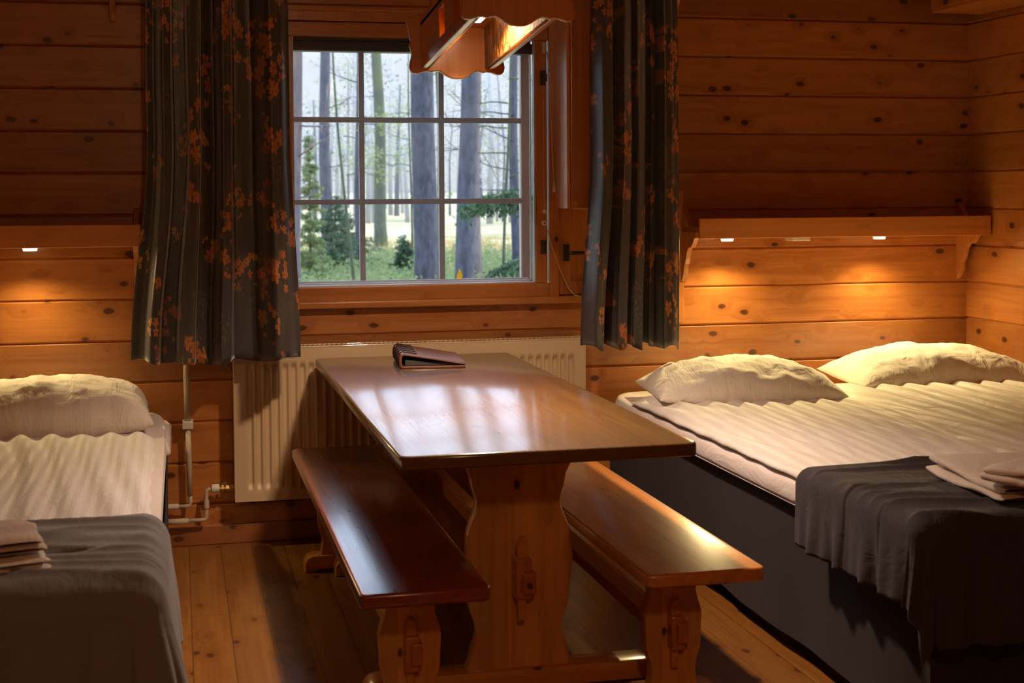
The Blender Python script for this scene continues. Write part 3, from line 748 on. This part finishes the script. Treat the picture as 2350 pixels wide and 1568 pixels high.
def duvet(name, x0, x1, y0, y1, z, T, mat, label, seed, over=0.0, wavedir=(1, .13), slant=0.0):
    """quilt lying on the bed; its left border hangs 'over' past x=edge"""
    nu, nv = 150, 210; vs = []; fs = []
    for side in (0, 1):
        for j in range(nv+1):
            for i in range(nu+1):
                u, v = i/nu, j/nv
                a, b = u*2-1, v*2-1
                a2 = math.sin(a*PI/2)*.45+a*.55; b2 = math.sin(b*PI/2)*.3+b*.7
                t = max(0, (1-abs(a2)**9)*(1-abs(b2)**14))**.5
                x = (x0+x1)/2+(x1-x0)/2*a2; y = (y0+y1)/2+(y1-y0)/2*b2
                wq = .011*fbm(x*2.0+seed, y*1.1, seed, 3) + .010*math.sin((x*1.0+y*wavedir[1])*66+2.6*noise.noise(Vector((x*2, y*.8, seed))))*(.35+.65*abs(noise.noise(Vector((x*3, y*2, seed+4)))))*1.6
                if slant: x -= slant*(1-(y-y0)/(y1-y0))**1.2*(1-(a2+1)/2)
                edge = .5*math.sin(y*31+2*noise.noise(Vector((y*3, seed, 0))))*.006*sm(abs(a2), .8, 1)
                x += edge
                zz = z + (T*t + wq*min(1, t) if side == 0 else 0)
                if over and x < over:      # soft droop beyond the mattress edge
                    dd = over-x; zz -= dd*.55
                vs.append((x, y, zz))
    K = (nu+1)*(nv+1)
    for side in (0, 1):
        for j in range(nv):
            for i in range(nu):
                q_ = [side*K+j*(nu+1)+i, side*K+j*(nu+1)+i+1, side*K+(j+1)*(nu+1)+i+1, side*K+(j+1)*(nu+1)+i]
                fs.append(tuple(q_ if side == 0 else q_[::-1]))
    me = bpy.data.meshes.new(name); me.from_pydata(vs, [], fs); me.materials.append(mat)
    bm = bmesh.new(); bm.from_mesh(me); bmesh.ops.remove_doubles(bm, verts=bm.verts, dist=.0006); bm.to_mesh(me); bm.free()
    for f_ in me.polygons: f_.use_smooth = True
    o = bpy.data.objects.new(name, me); COL.objects.link(o)
    return tag(o, label, 'duvet')
duvet('duvet', 1.668, 2.47, 3.0, 5.13, .543, .044, M_sheetR, 'white striped duvet on the near bed of the pair, edge over the grey skirt', 3)
duvet('duvet', 2.47, 3.32, 3.0, 5.17, .552, .058, M_sheetR, 'white striped duvet on the bed against the right wall', 11, slant=.30)
duvet('duvet', -.90, -.072, 3.0, 4.95, .520, .042, M_sheet, 'white satin-striped duvet on the left bed', 21)
cushion('pillow', 2.07, 5.05, .545, .345, .26, .17, M_pillow, 'plump white pillow below the brighter end of the right shelf', 'pillow', rot=-8, seed=2.0, wr=.015)
cushion('pillow', 2.93, 5.14, .558, .37, .27, .17, M_pillow, 'white pillow in the corner by the right wall', 'pillow', rot=-6, seed=5.5, wr=.012)
cushion('pillow', -.475, 5.14, .515, .375, .24, .20, M_pillowL, 'big white pillow on the left bed against the log wall', 'pillow', rot=3, seed=9.2, wr=.014, q=.42)
# rolled sheet edge at the head of the left bed
cushion('folded_sheet', -.48, 5.16, .455, .452, .30, .085, M_mat, 'crumpled white under-sheet bulging at the head corner of the left bed', 'sheet', seed=4.4, wr=.012, q=.35, p=7, pinch=.0)

def blanket(name, x0, x1, y0, y1, xe, ye, side, z, Ls, Lf, mat, label, seed, seams=(), flare=.05, R0=.045, foldamp=.010):
    """cloth over the foot of a bed: x from the hanging side, y from the foot. side=-1: hangs over its low-x side, +1 over its high-x side"""
    W_ = (x1-x0)+Ls; H_ = (y1-y0)+Lf; nu, nv = 190, 190
    def fn(u, v):
        # u: 0 at hanging side edge; v: 0 at foot hem
        s = u*W_; t = v*H_
        dx = Ls-s; dy = Lf-t
        X = xe - side*0 ; 
        px = max(0, dx); py = max(0, dy)
        d = math.hypot(px, py) if (px > 0 and py > 0) else max(px, py)
        if px > 0 and py > 0: nx, ny = px/d, py/d
        elif px > 0: nx, ny = 1, 0
        elif py > 0: nx, ny = 0, 1
        else: nx, ny = 0, 0
        if d > 0:
            an = min(d/R0, PI/2); rr = R0*math.sin(an); g = R0*(1-math.cos(an))+max(0, d-R0*PI/2)
            g *= 1 if not (px > 0 and py > 0) else (1-.12*math.sin(2*math.atan2(py, px)))
            ang = math.atan2(py, px) if (px > 0 and py > 0) else 0
            arc = (t if px > 0 and py == 0 else 0) + (s if py > 0 and px == 0 else 0) + ang*.25
            k = sm(g, .02, .28)
            wv = foldamp*(math.sin(arc*46+seed+2.5*noise.noise(Vector((arc*3, seed, g*2))))+.6*math.sin(arc*83+seed*2))*k
            rr += flare*k*(.35+.65*math.sin(2*ang if ang else 0)) + wv + .004
        else: rr = g = 0
        lx = max(0, -dx); ly = max(0, -dy)
        x = xe - side*(-1)*0
        if side < 0: x = xe - nx*rr + lx
        else: x = xe + nx*rr - lx
        y = ye - ny*rr + ly
        zz = z - g
        # wrinkles on the flat part and stitched seams
        top = 1-sm(g, 0, .05)
        zz += top*(.006*fbm(x*2.5+seed, y*7, seed, 3) + .013*max(0, 1-2.2*abs(noise.noise(Vector((x*1.7+seed, y*10+x*1.5, seed)))))**2)
        cr = 0
        for q in seams:
            e = (t-q); cr += math.exp(-(e/.004)**2)
        zz -= .006*cr*top; x += side*-1*.005*cr*(nx > .5)*1.0
        return (x, y, zz)
    o = grid_obj(name, nu, nv, fn, mat, None, thick=.006)
    return tag(o, label, 'blanket')
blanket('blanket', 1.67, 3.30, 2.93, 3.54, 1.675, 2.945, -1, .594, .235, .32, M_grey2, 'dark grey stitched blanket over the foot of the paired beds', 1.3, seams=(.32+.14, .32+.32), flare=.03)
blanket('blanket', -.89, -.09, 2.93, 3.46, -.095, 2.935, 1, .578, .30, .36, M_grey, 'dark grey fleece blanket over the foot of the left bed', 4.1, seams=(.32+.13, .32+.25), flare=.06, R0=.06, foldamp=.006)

# ------------------------------------------------------------------ folded towels
def towel(x, y, z, w_, l_, h_, rot, label, mat=M_towel, layers=2, seed=0):
    """folded towel: each layer a soft loop whose rounded fold faces outwards"""
    t = empty('towel', (x, y, z), (0, 0, R(rot)))
    for k in range(layers):
        hz = h_/layers; ww = w_/2*(1-.05*k)
        def fn(u, v, k=k):
            a = u*2*PI; sx_ = math.copysign(abs(math.cos(a))**.32, math.cos(a)); sz = math.copysign(abs(math.sin(a))**.62, math.sin(a))
            vv = 2*v-1; e = max(0, 1-abs(vv)**6)**.5
            n1 = fbm(v*2.3+seed, u*1.5, seed+k*3, 3)
            X = ww*sx_*(.94+.06*e)+.010*noise.noise(Vector((v*2.5, seed, k*2.0)))
            Z = hz*(k+.5)+hz*.56*sz*(.15+.85*e)+.006*n1*(sz > -.5)+.006*math.sin(vv*2+seed)*k
            return (X, vv*l_/2*(1-.03*k)+.008*noise.noise(Vector((sx_*2, seed, k))), Z)
        grid_obj('fold', 44, 34, fn, mat, t, closeu=True)
    return tag(t, label, 'towel')
towel(2.09, 3.165, .602, .40, .40, .042, -4, 'larger folded cream towel lying lowest on the dark blanket at right')
towel(2.055, 3.02, .648, .36, .20, .044, 28, 'small folded cream towel stacked on the larger one at right', seed=3)
towel(-.425, 3.08, .583, .30, .27, .030, 12, 'folded cream towel lying flat on the left blanket, lower one', seed=5)
towel(-.44, 3.08, .616, .31, .23, .030, 17, 'loosely folded cream towel resting on the other towel at the left edge', seed=8)

# ------------------------------------------------------------------ outdoors
def leafmat(name, c1, c2, tr=.5):
    m = NT(name); tc = m.n('ShaderNodeTexCoord'); n = m.noise(tc.outputs['Object'], 3, 2)
    c = m.mix(n, (*c1, 1), (*c2, 1)); m.l(c, m.b.inputs['Base Color']); m.b.inputs['Roughness'].default_value = .6
    tl = m.n('ShaderNodeBsdfTranslucent'); m.l(c, tl.inputs[0]); mx = m.n('ShaderNodeMixShader'); mx.inputs[0].default_value = tr
    m.l(m.b.outputs[0], mx.inputs[1]); m.l(tl.outputs[0], mx.inputs[2]); m.l(mx.outputs[0], m.o.inputs[0]); return m.m
def barkmat(name, c1, c2, c3):
    m = NT(name); tc = m.n('ShaderNodeTexCoord'); v = m.vmath('MULTIPLY', tc.outputs['Object'], (1, 1, .35)).outputs[0]
    n = m.noise(v, 14, 4, .6); n2 = m.noise(v, 2.2, 2)
    c = m.mix(m.maprange(n, .35, .65, 0.0, 1.0), (*c1, 1), (*c2, 1)); c = m.mix(m.maprange(n2, .45, .7, 0.0, .8), c, (*c3, 1))
    m.l(c, m.b.inputs['Base Color']); m.b.inputs['Roughness'].default_value = .9
    bp = m.n('ShaderNodeBump'); bp.inputs['Distance'].default_value = .03; m.l(n, bp.inputs['Height']); m.l(bp.outputs[0], m.b.inputs['Normal']); return m.m
B_pine = barkmat('pine_bark', (.025, .028, .042), (.062, .068, .095), (.085, .078, .09))
B_red = barkmat('ruddy_bark', (.08, .07, .085), (.14, .115, .125), (.17, .12, .105))
B_moss = barkmat('mossy_bark', (.03, .042, .03), (.065, .08, .055), (.09, .12, .035))
B_hazed = barkmat('haze_paled_bark', (.22, .22, .24), (.34, .34, .36), (.3, .28, .25))  # bark of the far trees, distant haze put into its pale colour
L_spruce = leafmat('spruce_needles', (.018, .055, .028), (.045, .105, .05), .35)
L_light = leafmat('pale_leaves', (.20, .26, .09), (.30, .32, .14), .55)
L_bush = leafmat('bush_leaves', (.04, .09, .035), (.26, .31, .13), .5)
L_gold = leafmat('dry_grass', (.36, .25, .09), (.52, .40, .18), .5)
GZ = -.6
def ground():
    m = NT('forest_floor'); tc = m.n('ShaderNodeTexCoord'); P_ = tc.outputs['Object']
    v = m.vmath('MULTIPLY', P_, (.5, 1.0, 1)).outputs[0]
    n = m.noise(v, .42, 4, .6); n2 = m.noise(v, 1.7, 4, .65)
    c = m.ramp(n, [(.36, (.10, .12, .04)), (.45, (.26, .19, .07)), (.56, (.46, .35, .18)), (.68, (.24, .22, .16))])
    c = m.mix(m.maprange(n2, .45, .6, 0.0, .6), c, (.12, .14, .06, 1)); m.l(c, m.b.inputs['Base Color']); m.b.inputs['Roughness'].default_value = 1
    return m.m
def gfn(u, v):
    y = 6.0 + 234*v**2; x = (u-.5)*(60+y*1.2)+ y*.2
    return (x, y, GZ + .16*fbm(x*.12, y*.12, 0)*sm(y, 10, 25) + .012*max(0, y-60))
g = grid_obj('forest_ground', 90, 110, gfn, ground()); g['kind'] = 'structure'; g.name = 'ground_1'

def px_dir(px, dist):
    """ground position at a given distance in the direction seen at picture column px (focal 3264 px)"""
    a = yaw + math.atan((px-1175)/3264); return (dist*math.sin(a), dist*math.cos(a))
def leaves(mb, c, n, sx, sy, sz, size, droop=0):
    t = mb.bm
    for _ in range(n):
        p = Vector((random.gauss(0, 1), random.gauss(0, 1), random.gauss(0, 1)))
        if p.length > 2: p = p*(2/p.length)
        p = Vector((c[0]+p.x*sx*.5, c[1]+p.y*sy*.5, c[2]+p.z*sz*.5))
        a = Vector((random.uniform(-1, 1), random.uniform(-1, 1), random.uniform(-1, 1)-droop)).normalized(); b = a.cross(Vector((random.uniform(-1, 1), random.uniform(-1, 1), .3))).normalized()
        s = size*random.uniform(.6, 1.4)
        q = [p-a*s, p+b*s*.35, p+a*s, p-b*s*.35]
        t.faces.new([t.verts.new(v) for v in q])
def limb(mb, p, d, L, r, depth, droop=.0, spread=.8, twigs=None):
    path = [Vector(p)]; d = Vector(d).normalized(); n = 6
    for i in range(n):
        d = (d + Vector((random.gauss(0, .13), random.gauss(0, .13), random.gauss(0, .13)-droop))).normalized()
        path.append(path[-1]+d*L/n)
    mb.tube(path, [r*(1-.75*i/n) for i in range(n+1)], 5)
    if twigs is not None: twigs.append(path[-1])
    if depth:
        for k in range(3):
            q = path[2+k+random.randint(0, 1)]; dd = (d+Vector((random.gauss(0, spread), random.gauss(0, spread), random.gauss(0, spread)))).normalized()
            limb(mb, q, dd, L*.55, r*.5, depth-1, droop, spread, twigs)
def tree(name, px, dist, rb, mat, label, h=16, lean=0, branches=(), leaf=None, group='pines seen through the window', cat='tree', bl=1.0, br=.02):
    x, y = px_dir(px, dist); t = empty(name, (x, y, GZ))
    path = [(lean*z/8+.04*math.sin(z*.9+px), .05*math.sin(z*.7+px*2), z-.3) for z in [i*h/14 for i in range(15)]]
    MB().tube(path, [rb*(1.18 if i == 0 else 1)*(1-.5*i/14) for i in range(15)], 20).build('trunk', mat, t, smooth=True)
    if branches:
        tw = []
        for (z, sgn, L) in branches:
            bx = lean*z/8; mb = MB()
            limb(mb, (bx+sgn*rb*.6, -.1, z), (sgn, random.uniform(-.5, .3), random.uniform(-.1, .35)), L*bl, br, 2, -.02, .7, tw)
            mb.build('branch', mat, t, smooth=True)
        if leaf:
            lb = MB()
            for q in tw: leaves(lb, q, leaf[1], leaf[2], leaf[2], leaf[2], leaf[3])
            lb.build('foliage', leaf[0], t)
    if group: t['group'] = group
    return tag(t, label, cat)
tree('pine_tree', 676, 24, .14, B_red, 'lilac-grey pine trunk at the left edge of the window', branches=((3.1, 1, .6), (2.6, 1, .5), (1.9, 1, .3)), group=None)
tree('pine_tree', 749, 44, .19, B_pine, 'second straight trunk from the left in the window, rising behind green spruce', branches=((4.6, 1, .9), (2.8, 1, .7)), group=None)
tree('pine_tree', 877, 52, .235, B_moss, 'mossy green-grey trunk in the middle column of panes', branches=((5.5, -1, 1.4), (4.6, 1, 1.2), (3.4, 1, 1.0), (2.6, -1, 1)), leaf=(L_light, 14, .35, .07), lean=-.15, group=None)
tree('pine_tree', 975, 24, .222, B_pine, 'thickest blue-grey trunk in the window, below the hanging lamp', lean=.0, group=None)
tree('pine_tree', 1072, 21.5, .155, B_pine, 'blue-grey trunk in the right column of panes, behind the green bough', lean=.05, group=None)
tree('pine_tree', 1090, 27, .17, B_red, 'ruddy trunk just right of and behind the blue-grey one', lean=-.05, group=None)
tree('pine_tree', 1183, 28, .10, B_pine, 'dark slim trunk at the right edge of the window', branches=((3.5, -1, 1.3), (3.0, -1, 1.1), (2.4, -1, 1.0), (2.0, -1, .8)), br=.018, group=None)
tree('sapling', 826, 34, .085, B_pine, 'slim dark trunk half hidden behind the left glazing bar', branches=((4.6, -1, .8), (3.6, 1, .5)), group=None)
tree('sapling', 812, 26, .035, B_moss, 'thin leaning sapling in the left column of panes', h=5.0, lean=-.55, branches=((3.0, 1, .5), (2.3, 1, .5)), group=None, br=.012)
tree('sapling', 943, 33, .03, B_moss, 'thin leafy stem just left of the thickest trunk', h=5.5, branches=((3.2, -1, .8), (2.6, -1, .9), (2.0, 1, .6), (3.8, -1, .6)), leaf=(L_light, 7, .22, .05), group=None, br=.012)
tree('sapling', 1010, 40, .10, B_moss, 'greenish stem between the thickest trunk and the right glazing bar', group=None)
tree('sapling', 1160, 23, .028, B_moss, 'bare branching sapling in the top right panes', h=6, lean=.1, branches=((3.4, -1, 1.0), (3.0, -1, 1.1), (2.6, -1, 1.2), (2.2, 1, .6), (3.8, 1, .5)), br=.016, group=None)
hz_ = NT('haze'); hz_.t.nodes.remove(hz_.b); vs_ = hz_.n('ShaderNodeVolumeScatter'); vs_.inputs['Color'].default_value = (1, .96, .90, 1); vs_.inputs['Density'].default_value = .0016
vs_.inputs['Anisotropy'].default_value = .2; hz_.l(vs_.outputs[0], hz_.o.inputs['Volume'])
hb = MB().box((-60, 34, GZ-.4), (140, 165, 14)).build('forest_haze', hz_.m); tag(hb, 'pale morning haze hanging between the far trees', 'haze', kind='stuff')
# far wood
random.seed(21)
for i in range(46):
    px = 640+ (i*13.1) % 600 + random.uniform(-6, 6); dist = random.uniform(75, 150)
    x, y = px_dir(px, dist); t = empty('far_tree', (x, y, GZ+.012*(dist-60))); rb = random.uniform(.08, .22); hh = random.uniform(7, 13)
    MB().tube([(0, 0, -.5), (random.uniform(-.2, .2), 0, hh*.5), (random.uniform(-.4, .4), 0, hh)], [rb, rb*.7, rb*.3], 7).build('trunk', B_hazed if i % 3 else B_pine, t, smooth=True)
    tw = []
    for k in range(5): mb = MB(); limb(mb, (0, 0, hh*random.uniform(.15, .9)), (random.uniform(-1, 1), 0, random.uniform(.1, .8)), random.uniform(1, 2.5), .04, 1, 0, .8, tw); mb.build('branch', B_hazed, t)
    lb = MB()
    for q in tw: leaves(lb, q, 5, .9, .9, .9, .12)
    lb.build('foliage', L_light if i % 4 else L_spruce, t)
    tag(t, 'pale slender tree in the hazy wood far beyond the window', 'tree', 'far trees in the hazy wood')

# the same wood carries on to both sides of what the window shows
far_src = [o for o in list(bpy.data.objects) if o.name.startswith('far_tree') and o.parent is None]
for i in range(56):
    px = (-700+i*24.5) if i % 2 else (1290+i*24.5); dist = random.uniform(38, 120)
    c = copy_tree(far_src[i % len(far_src)]); x, y = px_dir(px, dist)
    c.location = (x, y, GZ+.012*max(0, dist-60)); c.rotation_euler.z = random.uniform(0, 6.28)

def spruce(px, dist, h, w_, label, nb=70, mat=L_spruce, base=0.05, dens=26):
    x, y = px_dir(px, dist); t = empty('young_spruce', (x, y, GZ))
    mb = MB(); mb.tube([(0, 0, -.2), (0, 0, h)], [.035, .006], 8); lb = MB()
    for i in range(nb):
        f_ = random.random()**1.2; z = base+(h-base)*f_; L = w_*(1-f_)**.75*random.uniform(.5, 1.25)+.04
        a = random.uniform(0, 2*PI); d = Vector((math.cos(a), math.sin(a), random.uniform(-.35, .12)))
        p0 = Vector((0, 0, z)); pm_ = p0+d*L*.5+Vector((0, 0, .03)); p1 = p0+d*L+Vector((0, 0, .04))
        mb.tube([p0, pm_, p1], [.008, .006, .002], 4)
        for s in range(int(dens*L/w_)+3):
            f2 = random.uniform(.1, 1); q = p0.lerp(pm_, f2*2) if f2 < .5 else pm_.lerp(p1, f2*2-1)
            leaves(lb, q, 4, .05+.09*(1-f2), .05+.09*(1-f2), .05, .032, .4)
    mb.build('branches', B_moss, t); lb.build('needles', mat, t)
    return tag(t, label, 'spruce')
spruce(770, 33, 1.9, .95, 'bushy young spruce between the first two trunks in the window', nb=130)
spruce(712, 29, 3.1, .45, 'tall thin spruce right beside the leftmost trunk', nb=120, mat=L_bush)
spruce(800, 38, 1.3, 1.2, 'low spreading spruce behind the bushy one, next to the left glazing bar', nb=110)
spruce(925, 31, 1.0, .35, 'small spruce at the foot of the thickest trunk')
# spruce bough reaching in from the right
def bough(px0, px1, z0, z1, dist, label, w_, n, mat=L_spruce):
    xa, ya = px_dir(px0, dist); xb, yb_ = px_dir(px1, dist-.8)
    t = empty('spruce_tree', (xa, ya, GZ))
    MB().tube([(0, 0, -.3), (0, 0, 6)], [.09, .05], 10).build('trunk', B_moss, t)
    mb = MB(); lb = MB()
    p0 = Vector((0, 0, z0-GZ)); p1 = Vector((xb-xa, yb_-ya, z1-GZ))
    for bi in range(4):
        q1 = p1 + Vector((random.uniform(-.1, .35), random.uniform(-.4, .4), random.uniform(-.12, .12)))
        mb.tube([p0, p0.lerp(q1, .5)+Vector((0, 0, .07)), q1], [.02, .014, .004], 5)
        for k in range(n):
            s = random.uniform(.1, 1); q = p0.lerp(q1, s)+Vector((0, 0, .07*4*s*(1-s))); dr = random.uniform(.02, w_)*(1.1-.4*s)
            e = q+Vector((random.uniform(-.14, .14), random.uniform(-.14, .14), -dr))
            mb.tube([q, e], [.003, .001], 3)
            for _ in range(5): leaves(lb, q.lerp(e, random.random()), 2, .03, .03, .03, .035, 1.0)
    mb.build('branches', B_moss, t); lb.build('needles', mat, t)
    return tag(t, label, 'spruce')
bough(1235, 1045, 1.36, 1.20, 16, 'dark green spruce bough reaching in across the right panes', .28, 60)
bough(1250, 1115, .62, .36, 17, 'thin drooping spruce bough low in the bottom right pane', .16, 26)
# undergrowth and dry grass
random.seed(5)
lb = MB()
for i in range(6500):
    px = random.uniform(620, 1260) if i % 3 else random.uniform(0, 1900); dist = random.uniform(19, 42); x, y = px_dir(px, dist)
    leaves(lb, (x, y, GZ+random.uniform(.02, .42)*(1+.35*noise.noise(Vector((x, y*.6, 0))))), 7, .25, .25, .2, .045)
u_ = lb.build('undergrowth', L_bush); tag(u_, 'dense light green undergrowth along the bottom of the window view', 'undergrowth', kind='stuff')
lb = MB()
for i in range(9000):
    px = random.uniform(620, 1260); dist = random.uniform(28, 62); x, y = px_dir(px, dist)
    if noise.noise(Vector((x*.35, y*.25, 2))) < -.05: continue
    t_ = lb.bm; p = Vector((x, y, GZ)); hgt = random.uniform(.10, .3); s = random.uniform(.01, .03); dx = random.uniform(-.15, .15)
    t_.faces.new([t_.verts.new(v) for v in (p+Vector((-s, 0, 0)), p+Vector((s, 0, 0)), p+Vector((dx, 0, hgt)))])
u_ = lb.build('dry_grass', L_gold); tag(u_, 'pale golden dry grass tufts between the trunks', 'grass', kind='stuff')
# yellow leaf stuck to the outside of the window
lf = MB().prism([(0, 0), (.018, .004), (.019, .018), (.013, .032), (.006, .044), (.002, .030), (-.004, .018), (-.006, .006)], 1, YO+.0225, YO+.0232)
lf = lf.build('autumn_leaf', leafmat('yellow_leaf', (.85, .55, .03), (.9, .65, .06), .5)); lf.location = (1.118, 0, .992)
tag(lf, 'single yellow autumn leaf at the bottom of the window pane', 'leaf')
